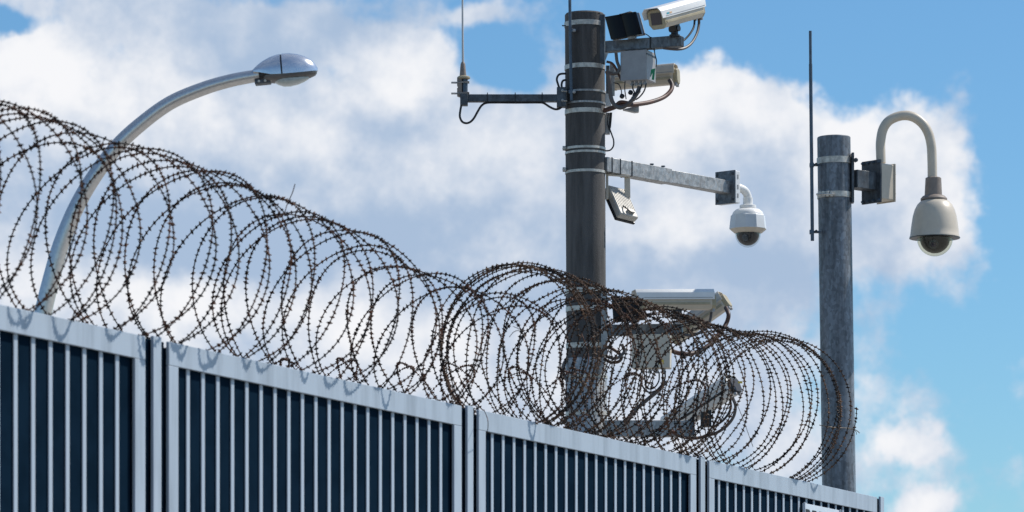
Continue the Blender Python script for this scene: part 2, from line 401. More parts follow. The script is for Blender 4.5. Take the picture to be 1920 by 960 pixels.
def barbs_obj(path, gap, size, m, root, clusters=()):
    P = np.asarray(path); seg = np.linalg.norm(np.diff(P, axis=0), axis=1); cl = np.concatenate([[0], np.cumsum(seg)])
    d = np.arange(gap, cl[-1], gap); d = d + rng.normal(0, gap * 0.10, len(d)); size = size * rng.uniform(0.72, 1.22, len(d))[:, None]
    C = np.stack([np.interp(d, cl, P[:, q]) for q in range(3)], 1)
    C2 = np.stack([np.interp(d + 0.004, cl, P[:, q]) for q in range(3)], 1)
    T = C2 - C; T /= np.linalg.norm(T, axis=1)[:, None] + 1e-9
    ref = np.array([0.3, 0.2, 0.93]); U = np.cross(T, ref); U /= np.linalg.norm(U, axis=1)[:, None]; B = np.cross(T, U)
    tw = rng.uniform(0, np.pi, len(d)); c, s_ = np.cos(tw)[:, None], np.sin(tw)[:, None]
    A1 = U * c + B * s_; A2 = -U * s_ + B * c
    vs, fs = [], []
    base = [(0, 2, 4), (2, 1, 4), (1, 3, 4), (3, 0, 4), (2, 0, 5), (1, 2, 5), (3, 1, 5), (0, 3, 5)]
    def spindle(ax, l, o1, o2, t, skew):
        a = ax + T * skew
        return np.stack([C + a * l, C - a * l, C + o1 * t, C - o1 * t, C + o2 * t, C - o2 * t], 1)
    blocks = [spindle(T, 0.5 * size, A1, A2, 0.24 * size, 0), spindle(A1, 0.62 * size, A2, T, 0.33 * size, 0.3), spindle(A2, 0.62 * size, T, A1, 0.33 * size, -0.3)]
    V = np.concatenate(blocks, 1).reshape(-1, 3) - np.array(root.location)
    nb = len(d); idx = np.arange(nb)[:, None, None] * 18
    F = np.concatenate([idx + np.array(base)[None] + 6 * q for q in range(3)], 1).reshape(-1, 3)
    me = bpy.data.meshes.new('barbs'); me.from_pydata(V.tolist(), [], F.tolist()); me.materials.append(M[m])
    o = bpy.data.objects.new('barbs', me); col.objects.link(o); o.parent = root; o['kind'] = 'stuff'
    return o
def smooth_noise(n_turn, amp, knots_per_turn, ph):
    kx = np.arange(0, int(n_turn * knots_per_turn) + 4); kv = rng.normal(0, amp, len(kx))
    x = ph * knots_per_turn; i = x.astype(int); t = x - i; t = t * t * (3 - 2 * t)
    return kv[i] * (1 - t) + kv[i + 1] * t
def coil(org, axis, side, z_base, s_start, pitch_fn, turns, rad_fn, clips, amp, wob, gap, size, rw, m, root, ph0=0.0, per_turn=110, noise=1.0, lift=0.009, off=None):
    t = np.arange(0, int(turns * per_turn) + 1) / per_turn
    pv = np.array([pitch_fn(x / turns) for x in t]); s = s_start + np.concatenate([[0], np.cumsum(pv[:-1] / per_turn)])
    phi = 2 * np.pi * t
    # alternate turns are clipped together: the strand swings between its two neighbours
    av = np.array([amp(x / turns) if callable(amp) else amp for x in t])
    s2 = s + av * pv / 2 * np.cos(clips / 2.0 * phi + ph0) + smooth_noise(turns, 0.016 * noise, 3, t)
    r = np.array([rad_fn(q) for q in s]) * (1 + smooth_noise(turns, 0.022 * noise, 2.5, t))
    oy = smooth_noise(turns, 0.015 * noise, 0.7, t); oz = np.abs(smooth_noise(turns, wob, 0.5, t))
    rb = np.array([rad_fn(q) for q in s])
    ax, sd = np.array(axis), np.array(side)
    lv = np.array([lift(q) for q in s]) if callable(lift) else lift
    zz = z_base + rb + lv + oz + r * np.sin(phi)
    if off is not None: oy = oy + np.array([off(q) for q in s])
    P = np.array(org)[None] + s2[:, None] * ax[None] + (r * np.cos(phi) + oy)[:, None] * sd[None]
    P[:, 2] = zz
    wire_obj(P, rw, m, root); barbs_obj(P, gap, size, m, root)
    return P
def px_s(px): return s_of(px)
fo = fp(0, 0, 0)
def interp(xs, ys):
    xs, ys = np.array(xs), np.array(ys)
    return lambda q: float(np.interp(q, xs, ys))
ca = thing('razor_wire_coil', fp(px_s(350), -0.025, TOP), 'loosely stretched rusty barbed coil on the fence in front of the curved lamp post', 'razor wire', 'rusty wire coils')
radA = interp([px_s(-300), px_s(100), px_s(450), px_s(700), px_s(880), px_s(1050)], [0.350, 0.350, 0.346, 0.316, 0.275, 0.275])
offA = interp([px_s(-100), px_s(200), px_s(290), px_s(640), px_s(720), px_s(1100)], [-0.21, -0.21, -0.172, -0.172, -0.20, -0.20])
coil(fo, FD, FN, TOP, px_s(-560), interp([0, 0.3, 0.36, 0.6, 0.68, 0.8, 1], [0.115, 0.12, 0.10, 0.125, 0.11, 0.14, 0.16]), 52, radA, 3, 1.5, 0.004, 0.0225, 0.0168, 0.0024, 'wire', ca, ph0=0.6, noise=2.3, lift=-0.03, off=offA)
cb = thing('razor_wire_coil', fp(px_s(1250), -0.025, TOP), 'densely bunched rusty barbed coil on the fence in front of the poles', 'razor wire', 'rusty wire coils')
radB = interp([px_s(960), px_s(1100), px_s(1300), px_s(1420), px_s(1500), px_s(1570)], [0.350, 0.352, 0.335, 0.34, 0.362, 0.362])
pB = interp([0, 0.12, 0.16, 0.42, 0.46, 0.52, 0.58, 0.8, 0.9, 1.0], [0.035, 0.05, 0.115, 0.13, 0.04, 0.04, 0.105, 0.125, 0.10, 0.022])
SB0, SB1 = px_s(1040), px_s(1540)
NB = 46
mean = np.mean([pB(u) for u in np.linspace(0, 1, 500)])
coil(fo, FD, FN, TOP, SB0, lambda u: pB(u) * ((SB1 - SB0) / NB / mean), NB, radB, 5, interp([0, 0.3, 0.6, 0.7, 1], [0.9, 1.6, 2.2, 0.9, 0.8]), 0.006, 0.0225, 0.0168, 0.0024, 'wire_lichen', cb, ph0=2.0, noise=1.4, lift=-0.01, off=lambda q: -0.21)
coil(fo, FD, FN, TOP, px_s(1130), lambda u: 0.15, 6, lambda q: 0.30, 3, 1.6, 0.02, 0.0225, 0.0168, 0.0024, 'wire', cb, ph0=0.4, noise=2.4, lift=0.0, off=lambda q: -0.22)
# loose tie wires
def tie(pp, r=0.0014, m='tie', root=cb): MB().tube(crv([W(*q) for q in pp], 4), r, 5).build('tie_wire', m, root)
tie([(1318, 640, 19.6), (1352, 700, 19.7), (1385, 765, 19.8), (1412, 838, 19.9)])
tie([(1536, 797, 20.9), (1560, 801, 20.9), (1590, 803, 21.0), (1604, 806, 21.0), (1612, 812, 21.0)], 0.002)
tie([(1592, 803, 21.0), (1604, 808, 21.0), (1606, 815, 21.0)], 0.0015)
tie([(1090, 625, 18.3), (1101, 655, 18.3), (1103, 680, 18.3), (1092, 705, 18.3), (1076, 735, 18.3)], 0.0028, 'wire_pale')
tie([(1066, 702, 18.2), (1090, 718, 18.2), (1115, 745, 18.2)], 0.0018)
tie([(962, 612, 17.2), (975, 617, 17.2), (988, 620, 17.2), (996, 614, 17.2)], 0.0014, 'wire')
tie([(955, 632, 17.2), (964, 622, 17.2), (978, 618, 17.2)], 0.0014, 'wire')
tie([(907, 768, 16.9), (914, 785, 16.8), (915, 800, 16.8), (913, 812, 16.85)], 0.0016, 'wire')
tie([(553, 345, 15.5), (548, 362, 15.5), (538, 384, 15.5), (533, 404, 15.5)], 0.0018, 'wire', ca)

# far coil on the wall at the back of the compound
ZF = 21.75
wall = thing('perimeter_wall', W(850, 1000, ZF) * 1.0, 'plain grey concrete wall under the small pale rusty coil', 'wall')
wall.location.z = 0
WA = math.radians(24)
WD = Vector((math.cos(WA), math.sin(WA), 0)); WN = Vector((math.sin(WA), -math.cos(WA), 0))
wc = Vector((W(800, 0, ZF).x, ZF, 0)); wl, wr = -1.15, 1.55
wm = wc + WD * (wl + wr) / 2
MB().box(wm + Z3 * (TOP / 2 - 0.01), WD * (wr - wl) / 2, WN * 0.08, Z3 * (TOP / 2 - 0.01)).build('wall_slab', 'wall', wall, bevel=0.005)
MB().box(wm + Z3 * (TOP - 0.008), WD * ((wr - wl) / 2 + 0.02), WN * 0.11, Z3 * 0.011).build('coping', 'wall', wall, bevel=0.003)
cf = thing('razor_wire_coil', wc + Z3 * TOP, 'small pale rusty barbed coil beyond the fence low against the sky', 'razor wire', 'rusty wire coils')
coil(wc, WD, WN, TOP, wl + 0.1, lambda u: 0.16, (wr - wl - 0.2) / 0.16, lambda q: 0.33, 3, 1.5, 0.004, 0.0225, 0.0165, 0.002, 'wire_pale', cf, ph0=1.0, lift=0.012, noise=1.5)

# ------------------------------------------------------------------ concrete pole
ZP = 24.0; MPX = ZP / FPX
RP = 37.2 * MPX
def pole_c(py, Z=ZP, x0=1096.2, lean=0.005): # axis point of the pole at the height seen at row py on its front
    z = CAMH + (HZ - py) / FPX * (Z - RP)
    return Vector(((x0 + lean * (py - 20) - 960) / FPX * Z, Z, z))
pole = thing('concrete_pole', (pole_c(1990).x, ZP, 0), 'dark weathered round concrete pole ringed with steel bands', 'pole')
pt = pole_c(19); pb_ = pole_c(669); pf = pole_c(1960); pf.z = 0
ax = (pt - pb_).normalized(); Lp = (pt - pb_).length
MB().lathe(pb_, [(RP, -0.1), (RP, Lp - 0.008), (RP - 0.006, Lp), (RP - 0.05, Lp), (RP - 0.055, Lp - 0.2)], 56, axis=ax).build('shaft', 'concrete', pole)
MB().lathe(pf, [(RP * 1.0, 0), (RP + 0.006, (pb_ - pf).length - 0.012), (RP + 0.001, (pb_ - pf).length)], 48, axis=ax).build('sleeve', 'galv_light', pole)
def ring(root, cfun, y0, y1, rad, m='band', t=0.0035, name='band'):
    a, b = cfun(y1), cfun(y0); h = (b - a).length
    return MB().lathe(a, [(rad - 0.004, 0), (rad + t, 0), (rad + t, h), (rad - 0.004, h)], 56, axis=(b - a), caps=False).build(name, m, root)
for y0, y1 in ((36, 45), (117, 125.5), (201, 209.5), (272, 276.5), (280.5, 284.5), (316, 321), (538, 547), (572, 581), (641, 651)):
    ring(pole, pole_c, y0, y1, RP)
for y0, y1 in ((166.5, 170), (188, 191.5)):
    ring(pole, pole_c, y0, y1, RP, 'galv_light', 0.005)
for y0, y1 in ((702, 707), (770, 777)):
    ring(pole, pole_c, y0, y1, RP + 0.004, 'band', 0.004)
for y in (278, 318):       # band lugs on the left
    MB().lathe(W(1058, y, 23.96), [(0.008, -0.012), (0.008, 0.012)], 8, axis=(0.3, -1, 0)).build('band_bolt', 'band', pole)
    MB().box(W(1057.5, y, 23.97), X3 * 0.008, Y3 * 0.01, Z3 * 0.012).build('band_lug', 'galv_light', pole, bevel=0.002)
MB().lathe(W(1123, 25, 23.91), [(0.005, 0), (0.005, 0.006)], 10, axis=(0.6, -0.8, 0)).build('cap_hole', 'black', pole)
MB().tube([W(1061, 48.5, 23.93), W(1054.5, 48, 23.9)], 0.004, 6).build('stub_bolt', 'rod', pole)

# thin rod clamped to the front of the pole
Zr = 23.868
rod = thing('lightning_rod', W(1070, 188, Zr), 'slim blue-grey rod clamped upright to the front of the concrete pole', 'rod')
MB().tube([W(1071.5, 188.5, Zr), W(1069.2, 60, Zr), W(1067, -110, Zr)], 0.0085, 12).build('shaft', 'rod', rod)
for y in (57.5, 172.5):
    MB().box(W(1070.5, y, Zr + 0.004), X3 * 0.0125, Y3 * 0.013, Z3 * 0.010).build('clamp', 'rod', rod, bevel=0.002)
    MB().lathe(W(1076.5, y, Zr - 0.002), [(0.0095, 0), (0.0095, 0.008), (0.005, 0.009), (0.005, 0.016)], 6, axis=(0, -1, 0)).build('bolt', 'galv_light', rod)
    MB().box(W(1076, y, Zr + 0.02), X3 * 0.012, Y3 * 0.016, Z3 * 0.007).build('clamp_lug', 'rod', rod, bevel=0.001)

# ------------------------------------------------------------------ left arm with whip antenna
ZA = 23.93
arm = thing('antenna_bracket', W(1052, 201, ZA), 'short horizontal galvanised arm reaching out from the concrete pole to the whip antenna', 'bracket')
a0, a1 = W(868, 184.6, ZA), W(1046, 184.6, ZA)
MB().box((a0 + a1) / 2, (a1 - a0) / 2, Y3 * 0.021, Z3 * 0.0205).build('arm', 'galv_dark', arm, bevel=0.002)
MB().box(W(870, 187.5, ZA - 0.003), X3 * 0.0215, Y3 * 0.027, Z3 * 0.032).build('end_socket', 'galv_dark', arm, bevel=0.002)
MB().box(W(1052.5, 183, ZA - 0.004), X3 * 0.0255, Y3 * 0.03, Z3 * 0.055).build('mount_plate', 'galv_dark', arm, bevel=0.002)
for y in (170, 188):
    MB().lathe(W(1054.5, y, ZA - 0.034), [(0.008, 0), (0.008, 0.007), (0.004, 0.008), (0.004, 0.02)], 6, axis=(0, -1, 0)).build('bolt', 'galv_light', arm)
    MB().tube([W(1054, y + 1, ZA - 0.03), W(1063, y + 1, ZA - 0.035)], 0.004, 6).build('clamp_screw', 'band', arm)
for x in (914, 966, 1016.5):
    MB().box(W(x, 184.8, ZA), X3 * 0.0028, Y3 * 0.0235, Z3 * 0.0245).build('cable_tie', 'cable', arm, bevel=0.001)
    MB().box(W(x, 175.5, ZA - 0.02), X3 * 0.0022, Y3 * 0.002, Z3 * 0.006).build('tie_tail', 'cable', arm)
ant = thing('whip_antenna', W(868, 178, ZA), 'tall thin pale whip antenna with a beige cone base on the arm end', 'antenna')
MB().tube([W(868, 118, ZA), W(867.5, 60, ZA), W(866.3, -160, ZA)], [0.0068, 0.0056, 0.0042], 12).build('whip', 'whip', ant)
MB().lathe(W(868, 146, ZA), [(0.020, 0), (0.019, 0.012), (0.0135, 0.075), (0.011, 0.083), (0.007, 0.09)], 24).build('cone_base', 'taupe', ant)
MB().lathe(W(869.5, 148.5, ZA), [(0.030, 0), (0.0365, 0.004), (0.0365, 0.011), (0.03, 0.016), (0.018, 0.018)], 28).build('flange', 'beige', ant)
MB().tube([W(871.5, 177, ZA), W(871.5, 148, ZA)], 0.0165, 20).build('socket_tube', 'rod', ant)
MB().prism([W(857, 145, ZA - 0.02), W(866, 145, ZA - 0.02), W(866, 178, ZA - 0.02), W(862, 181, ZA - 0.02), W(857, 179, ZA - 0.02), W(857, 165.5, ZA - 0.02), W(859.5, 162.5, ZA - 0.02), W(857, 160, ZA - 0.02)], Y3 * 0.04).build('clamp_block', 'taupe', ant, bevel=0.002)
for y in (155, 175.3):
    for dy, dz in ((-0.9, -0.022), (0.9, 0.018)):
        MB().tube([W(846, y + dy, ZA + dz), W(878, y + dy, ZA + dz)], 0.0028, 6).build('u_bolt', 'galv_light', ant)
    MB().box(W(872, y - 0.6, ZA), X3 * 0.024, Y3 * 0.024, Z3 * 0.0035).build('clamp_plate', 'taupe', ant, bevel=0.001)
cable([(865, 197), (863, 208), (862.3, 219), (866.5, 228), (874, 231), (882, 228.5), (889, 221), (896, 208.5), (903, 198), (912, 193), (930, 192.2), (966, 192.4), (1008, 192.2), (1019, 193.2), (1030, 200), (1040, 204.6), (1048, 204), (1054, 199.5)], ZA - 0.01, 0.0062, 'cable', arm)
cable([(1049, 166), (1046, 157), (1044, 149), (1046.5, 141.5), (1052, 138.5), (1062, 138)], ZA, 0.006, 'cable', arm)
cable([(1053.5, 166), (1053, 158), (1055.5, 151.5), (1062, 149.5)], ZA - 0.01, 0.006, 'cable', arm)

# ------------------------------------------------------------------ bullet camera builder
def frame_of(F):
    F = Vector(F).normalized(); side = Z3.cross(F).normalized(); up = F.cross(side); return F, side, up
def bullet(label, front, F, Ln, w, h, hood='white', body='cream', bez='beige', mount=None, rear_cap=True, printed=False, hang=0.42, group=None, over=0.045):
    F, sd, up = frame_of(F); front = Vector(front)
    def q(x, y, z): return front + F * x + sd * y + up * z
    r = thing('bullet_camera', q(-Ln * 0.5, 0, -h * 0.5), label, 'camera', group or 'hooded cameras on the concrete pole')
    hb = h * 0.5; wb = w * 0.5
    prof = [(-wb, hb * 0.75), (-wb, -hb * 0.5), (-wb * 0.62, -hb), (wb * 0.62, -hb), (wb, -hb * 0.5), (wb, hb * 0.75), (wb * 0.6, hb), (-wb * 0.6, hb)]
    MB().prism([q(-0.012, y, z) for y, z in prof], -F * (Ln - 0.012)).build('body', body, r, bevel=0.004)
    # thin side rails under the hood
    for s_ in (-1, 1):
        MB().box(q(-Ln * 0.5, s_ * (wb + 0.002), -hb * 0.36), F * (Ln * 0.47), sd * 0.003, up * 0.007).build('side_rail', bez, r, bevel=0.001)
    bp = [(y * 1.04, z * 1.04) for y, z in prof]
    bz = MB().prism([q(0.004, y, z) for y, z in bp], -F * 0.02).build('bezel', bez, r, bevel=0.004)
    MB().box(q(0.0055, 0, hb * 0.06), F * 0.002, sd * wb * 0.64, up * hb * 0.62).build('window', 'lens', r, part=bz, bevel=0.001)
    # sun hood: an open shell
    wo, t = wb + 0.011, 0.0035
    zt = hb + 0.014; zl = hb * 0.5 - h * hang * 0.5
    out = [(-wo, zl), (-wo, zt - h * 0.20), (-wo * 0.70, zt), (wo * 0.70, zt), (wo, zt - h * 0.20), (wo, zl)]
    inn = [(y * (1 - t / wo), z - (t if 0 < i < 5 else 0)) for i, (y, z) in enumerate(out)]
    n = 6; V = []
    for x in (over, -Ln - 0.012):
        V += [q(x - (0.012 if i in (0, 5) and x > 0 else 0), *p) for i, p in enumerate(out)] + [q(x - (0.012 if i in (0, 5) and x > 0 else 0), *p) for i, p in enumerate(inn)]
    Fc = []
    for i in range(n - 1):
        Fc += [(i, i + 1, 12 + i + 1, 12 + i), (6 + i + 1, 6 + i, 18 + i, 18 + i + 1), (i + 1, i, 6 + i, 6 + i + 1), (12 + i, 12 + i + 1, 18 + i + 1, 18 + i)]
    Fc += [(0, 12, 18, 6), (5, 11, 23, 17)]
    hd = MB().add(V, Fc).build('sun_hood', hood, r, ang=50, bevel=0.0015)
    for s_ in (-1, 1):    # groove line along the hood's flank
        MB().box(q(-Ln * 0.5, s_ * (wo + 0.0005), zl + 0.010), F * (Ln * 0.5), sd * 0.0012, up * 0.0015).build('groove', 'grey', r, part=hd)
    if printed:
        for a, b, mm in ((0.03, 0.055, 'print_teal'), (0.06, 0.083, 'print_orange')):
            for s_ in (-1, 1):
                MB().box(q(-(a + b) / 2 + 0.02, s_ * (wo + 0.0006), zl + 0.021), F * (b - a) / 2, sd * 0.0007, up * 0.0045).build('maker_print', mm, r, part=hd)
    if rear_cap:
        c = MB().prism([q(-Ln + 0.004, y * 0.86, z * 0.86 - 0.006) for y, z in prof], -F * 0.03).build('rear_cap', bez, r, bevel=0.005)
        for yy in (-0.02, 0.02):
            MB().tube([q(-Ln - 0.012, yy, -hb * 0.85), q(-Ln - 0.012, yy, -hb * 1.25)], 0.009, 10).build('cable_gland', 'grey', r, part=c)
    if mount:
        x, drop = mount
        b0 = q(x, 0, -hb)
        MB().lathe(b0 - Z3 * drop, [(0.030, 0), (0.030, 0.01), (0.021, 0.014), (0.019, drop * 0.6)], 20).build('mount_foot', 'black', r)
        MB().box(b0 - Z3 * drop * 0.25, F * 0.026, sd * 0.022, up * (drop * 0.32)).build('mount_head', 'black', r, bevel=0.005)
        MB().tube([b0 - Z3 * drop * 0.35 + sd * 0.03, b0 - Z3 * drop * 0.35 - sd * 0.03], 0.017, 16).build('pivot', 'black', r)
        MB().tube([b0 - Z3 * drop * 0.35 - sd * 0.031, b0 - Z3 * drop * 0.35 - sd * 0.034], 0.011, 12).build('pivot_screw', 'band', r)
    r['_q'] = 0
    del r['_q']
    return r, q

# ------------------------------------------------------------------ top bracket cluster
TA = math.radians(24)
AD = Vector((math.cos(TA), -math.sin(TA), 0)); AN = Vector((-math.sin(TA), -math.cos(TA), 0))
def kit_bracket(label, px, py, Zc, length, AD, AN, chan):
    o = W(px, py, Zc)
    b = thing('camera_bracket', o, label, 'bracket')
    MB().box(o + AD * length / 2, AD * length / 2, AN * 0.03, Z3 * 0.0305).build('arm', 'galv', b, bevel=0.003)
    MB().box(o + AD * (length + 0.001), AD * 0.0015, AN * 0.025, Z3 * 0.0255).build('end_opening', 'black', b)
    return b, o
Zt = 23.97
br, bo = kit_bracket('galvanised arm at the top of the concrete pole carrying a black panel and camera', 1131, 89, Zt, 0.475, AD, AN, True)
cz0, cz1 = W(1127, 118, 23.93), W(1127, 27, 23.93)
MB().box((cz0 + cz1) / 2, X3 * 0.019, Y3 * 0.004, (cz1 - cz0) / 2 * 1.0).build('channel', 'galv_dark', br, bevel=0.001)
MB().box((cz0 + cz1) / 2 + Vector((0.021, 0.030, 0)), X3 * 0.003, Y3 * 0.034, (cz1 - cz0) / 2).build('channel_flange', 'galv_light', br, bevel=0.001)  # same channel's sunlit leg: its brightness is put into a paler material
MB().prism([W(1133.5, 100, 23.93), W(1133.5, 118, 23.93), W(1141, 98, 23.93)], Y3 * 0.006).build('gusset', 'galv_light', br)
MB().box(bo + AD * 0.298, AD * 0.0045, AN * 0.0325, Z3 * 0.033).build('cable_tie', 'cable', br, bevel=0.001)
cable([(1206, 62, 23.83), (1213, 65, 23.83), (1218, 69, 23.82), (1221, 72, 23.82)], 23.8, 0.0028, 'cable', br)
cable([(1226.5, 90), (1228, 102), (1231, 114), (1230, 126)], 23.79, 0.003, 'cable', br)
# side straps and plates bolted behind the pole's right edge
MB().box(W(1148, 150, 24.02), X3 * 0.014, Y3 * 0.004, Z3 * 0.09).build('strap', 'galv_light', br, bevel=0.001)
MB().box(W(1139.5, 152, 24.05), X3 * 0.010, Y3 * 0.02, Z3 * 0.085).build('strap', 'galv', br, bevel=0.001)
MB().box(W(1140, 188, 24.03), X3 * 0.018, Y3 * 0.02, Z3 * 0.035).build('box_plate', 'white_grey', br, bevel=0.002)
MB().box(W(1139, 232, 24.05), X3 * 0.014, Y3 * 0.02, Z3 * 0.06).build('box_plate', 'galv_light', br, bevel=0.002)
MB().prism([W(1168, 205, 23.98), W(1198, 197, 23.98), W(1198, 209, 23.98), W(1190, 210, 23.98)], Y3 * 0.05).build('tray', 'galv_light', br, bevel=0.001)
cable([(1145, 211), (1143.5, 226), (1143, 240), (1147, 252), (1150.5, 263), (1150, 274), (1144, 281.5), (1134, 283)], 24.0, 0.0042, 'cable', br)
cable([(1141, 213), (1139, 228), (1142, 243)], 24.0, 0.003, 'cable', br)
cable([(1147, 211), (1146, 225), (1144.5, 240)], 24.0, 0.003, 'cable', br)

def illuminator(label, TL, TR, BL, back, root_label='lamp', m='gloss_black', group=None):
    TL, TR, BL = Vector(TL), Vector(TR), Vector(BL); u, v = TR - TL, BL - TL; nb = Vector(back)
    r = thing('infrared_illuminator', TL + u * 0.5 + v, label, 'infrared lamp', group or 'infrared panels on the concrete pole')
    rows = 2; K = 24; V = []; nf = -nb.normalized()
    prof = [(i / K, 0.013 * math.sin(math.pi * ((2 * i / K) % 1 if i not in (0, K) else 0)) ** 0.7 if i not in (0, K // 2, K) else 0.0) for i in range(K + 1)]
    poly_t = [TL + u * a + nf * b for a, b in prof] + [TR + nb * 0.05 / nb.length, TL + nb * 0.05 / nb.length]
    MB().prism(poly_t, v).build('lens_panel', m, r, ang=50)
    MB().box(TL + u * 0.5 + v * 0.5 + nb.normalized() * 0.056, u * 0.515, v * 0.52, nb.normalized() * 0.005).build('back_frame', 'galv_light', r, bevel=0.001)
    MB().box(TL + u * 0.5 - v * 0.012 + nf * 0.004, u * 0.50, v * 0.012, nf * 0.010).build('top_cap', 'black', r, bevel=0.002)
    MB().box(TL + u * 0.66 - v * 0.075 + nb.normalized() * 0.03, (u * 0.16 - v * 0.02), v * 0.012, nb.normalized() * 0.02).build('bracket_bar', 'galv_light', r, bevel=0.001)
    MB().box(TL + u * 0.55 - v * 0.04 + nb.normalized() * 0.03, (u * 0.12), v * 0.035, nb.normalized() * 0.012).build('hinge_block', 'black', r, bevel=0.002)
    MB().box(TL + u * 0.62 + v * 1.045 + nb.normalized() * 0.03, u * 0.12, v * 0.05, nb.normalized() * 0.02).build('foot', 'galv_light', r, bevel=0.001)
    return r
illuminator('glossy black two-lobed infrared panel on the arm at the top of the concrete pole', W(1134.5, 33, 23.84), W(1193, 23, 23.80), W(1145.5, 74, 23.83), (0.30, 0.95, 0.1))

c1, q1 = bullet('white camera with beige square front at the top of the concrete pole', W(1231.5, 36.5, 23.60), (-0.56, -0.78, -0.29), 0.41, 0.106, 0.106, printed=True, mount=(-0.17, 0.068))
e = bo + AD * 0.44
cable([(1310, 32, 23.93), (1310.5, 45, 23.93), (1307, 62, 23.9), (1298, 79, 23.85), (1286, 89, 23.8), (1272, 92.5, 23.76), (1255, 91.5, 23.76), (1243, 90, 23.76)], 23.8, 0.0078, 'conduit', c1)
cable([(1302.5, 36, 23.9), (1301, 50, 23.88), (1294, 63, 23.85), (1284, 74, 23.82), (1277, 78, 23.8)], 23.8, 0.0058, 'cable', c1)

jb = thing('junction_box', W(1191, 152, 23.8), 'grey junction box with cable glands hung under the top arm', 'junction box', 'junction boxes under the camera arms')
jc = W(1191.5, 124, 23.86) - AN * 0.02
MB().box(jc - AN * 0.022, AD * 0.0775, AN * 0.07, Z3 * 0.083).build('box', 'grey', jb, bevel=0.004)
MB().box(jc + AN * 0.051, AD * 0.0775, AN * 0.0025, Z3 * 0.083).build('lid', 'grey', jb, bevel=0.002)
MB().box(jc - AN * 0.022 + AD * 0.0785 + Z3 * 0.06, AD * 0.0015, AN * 0.071, Z3 * 0.004).build('seam', 'galv_dark', jb)
for i, u in enumerate((-0.02, 0.005, 0.03, 0.055)):
    p = jc + AD * u - Z3 * 0.083 + AN * 0.015
    MB().lathe(p, [(0.006, -0.026), (0.011, -0.024), (0.011, -0.012), (0.008, -0.010), (0.008, 0)], 10).build('gland', 'grey', jb)
cable([(1137.5, 133), (1141.5, 145), (1143.5, 165), (1146, 184), (1152.5, 197), (1164, 202), (1177, 195.6), (1189, 183), (1196, 172), (1199, 162)], 23.76, 0.0115, 'conduit', jb, 'conduit', 12)
cable([(1155, 99), (1157, 115), (1161, 127), (1158, 136), (1150, 138.5), (1141, 136)], 23.86, 0.009, 'conduit', jb, 'conduit', 10)
cable([(1137, 115.5), (1147, 118.5), (1154, 127), (1159, 138), (1165, 150)], 23.88, 0.007, 'rust_conduit', jb, 'conduit', 10)
cable([(1172, 152), (1171.5, 168), (1174, 186)], 23.78, 0.003, 'cable', jb)
cable([(1187, 158), (1186.5, 166), (1191, 175)], 23.74, 0.004, 'cable', jb)
cable([(1204, 157), (1200, 168), (1190, 179)], 23.74, 0.004, 'cable', jb)
cable([(1212, 156), (1208, 170), (1200, 181), (1192, 187)], 23.74, 0.004, 'cable', jb)
cable([(1150, 155), (1160, 158), (1165, 170), (1165, 178)], 23.8, 0.003, 'cable', jb)
for (x, y) in ((1181, 176), (1189, 181), (1195, 174), (1186, 188), (1165, 183)):
    MB().lathe(W(x, y, 23.8), [(0.004, 0), (0.013, 0.004), (0.014, 0.018), (0.006, 0.024)], 10, axis=(0.3, -0.7, 0.5)).build('connector', 'black', jb)
MB().prism([W(1221, 130, 23.77), W(1229, 128, 23.77), W(1228, 134, 23.77), W(1226.5, 150, 23.77), W(1222, 149, 23.77), W(1223.5, 137, 23.77), W(1219, 145, 23.77)], Y3 * 0.004).build('green_tag', 'green', jb)

c2, q2 = bullet('white camera pointing away behind the grey junction box at the top of the pole', W(1150, 152, 24.42), (-0.955, 0.28, -0.04), 0.36, 0.085, 0.10, hood='cream', body='cream', over=0.03)
cable([(1255.5, 150, 24.25), (1260, 160, 24.23), (1257, 171, 24.2), (1243, 183, 24.15), (1219, 191.5, 24.05), (1195, 195.5, 23.95), (1175, 197, 23.9), (1160, 198.5, 23.92), (1146, 203.5, 23.93), (1132, 208, 23.95)], 24, 0.0125, 'rust_conduit', c2, 'conduit', 12)
cable([(1180, 193, 23.88), (1163, 191, 23.9), (1152, 199, 23.93), (1132, 206, 23.95)], 24, 0.009, 'rust_conduit', c2, 'conduit', 12)

# ------------------------------------------------------------------ middle arm with white dome camera and floodlight
MA = math.radians(50)
MD = Vector((math.cos(MA), math.sin(MA), 0)); MN = Vector((math.sin(MA), -math.cos(MA), 0))
mo = W(1128, 309, 23.99)
mb = thing('dome_bracket', mo, 'long bright galvanised arm midway up the concrete pole ending in a square plate', 'bracket')
MLEN = (W(1366, 0, 24).x - mo.x) / math.cos(MA) * 1.033
half = MLEN * 0.52
MB().box(mo + MD * half / 2, MD * half / 2, MN * 0.04, Z3 * 0.041).build('arm', 'galv_light', mb, bevel=0.002)
MB().box(mo + MD * (half + (MLEN - half) / 2), MD * ((MLEN - half) / 2), MN * 0.034, Z3 * 0.0365).build('arm_extension', 'galv_light', mb, bevel=0.002)
for u in (0.045, 0.12, 0.225):
    MB().box(mo + MD * u, MD * 0.004, MN * 0.0425, Z3 * 0.0435).build('cable_tie', 'cable', mb, bevel=0.001)
for u in (half - 0.14, half - 0.035):
    MB().lathe(mo + MD * u + Z3 * 0.041, [(0.005, 0), (0.005, 0.008), (0.012, 0.012), (0.012, 0.018)], 8).build('bolt', 'rod', mb)
pc = mo + MD * (MLEN + 0.004)
MB().box(pc, MD * 0.004, MN * 0.072, Z3 * 0.096).build('end_plate', 'galv', mb, bevel=0.002)
for u in (-0.058, 0.058):
    for z in (-0.075, 0.075):
        MB().lathe(pc + MN * u + Z3 * z - MD * 0.004, [(0.008, 0), (0.008, 0.006), (0.004, 0.007), (0.004, 0.011)], 6, axis=-MD).build('bolt', 'galv_dark', mb)
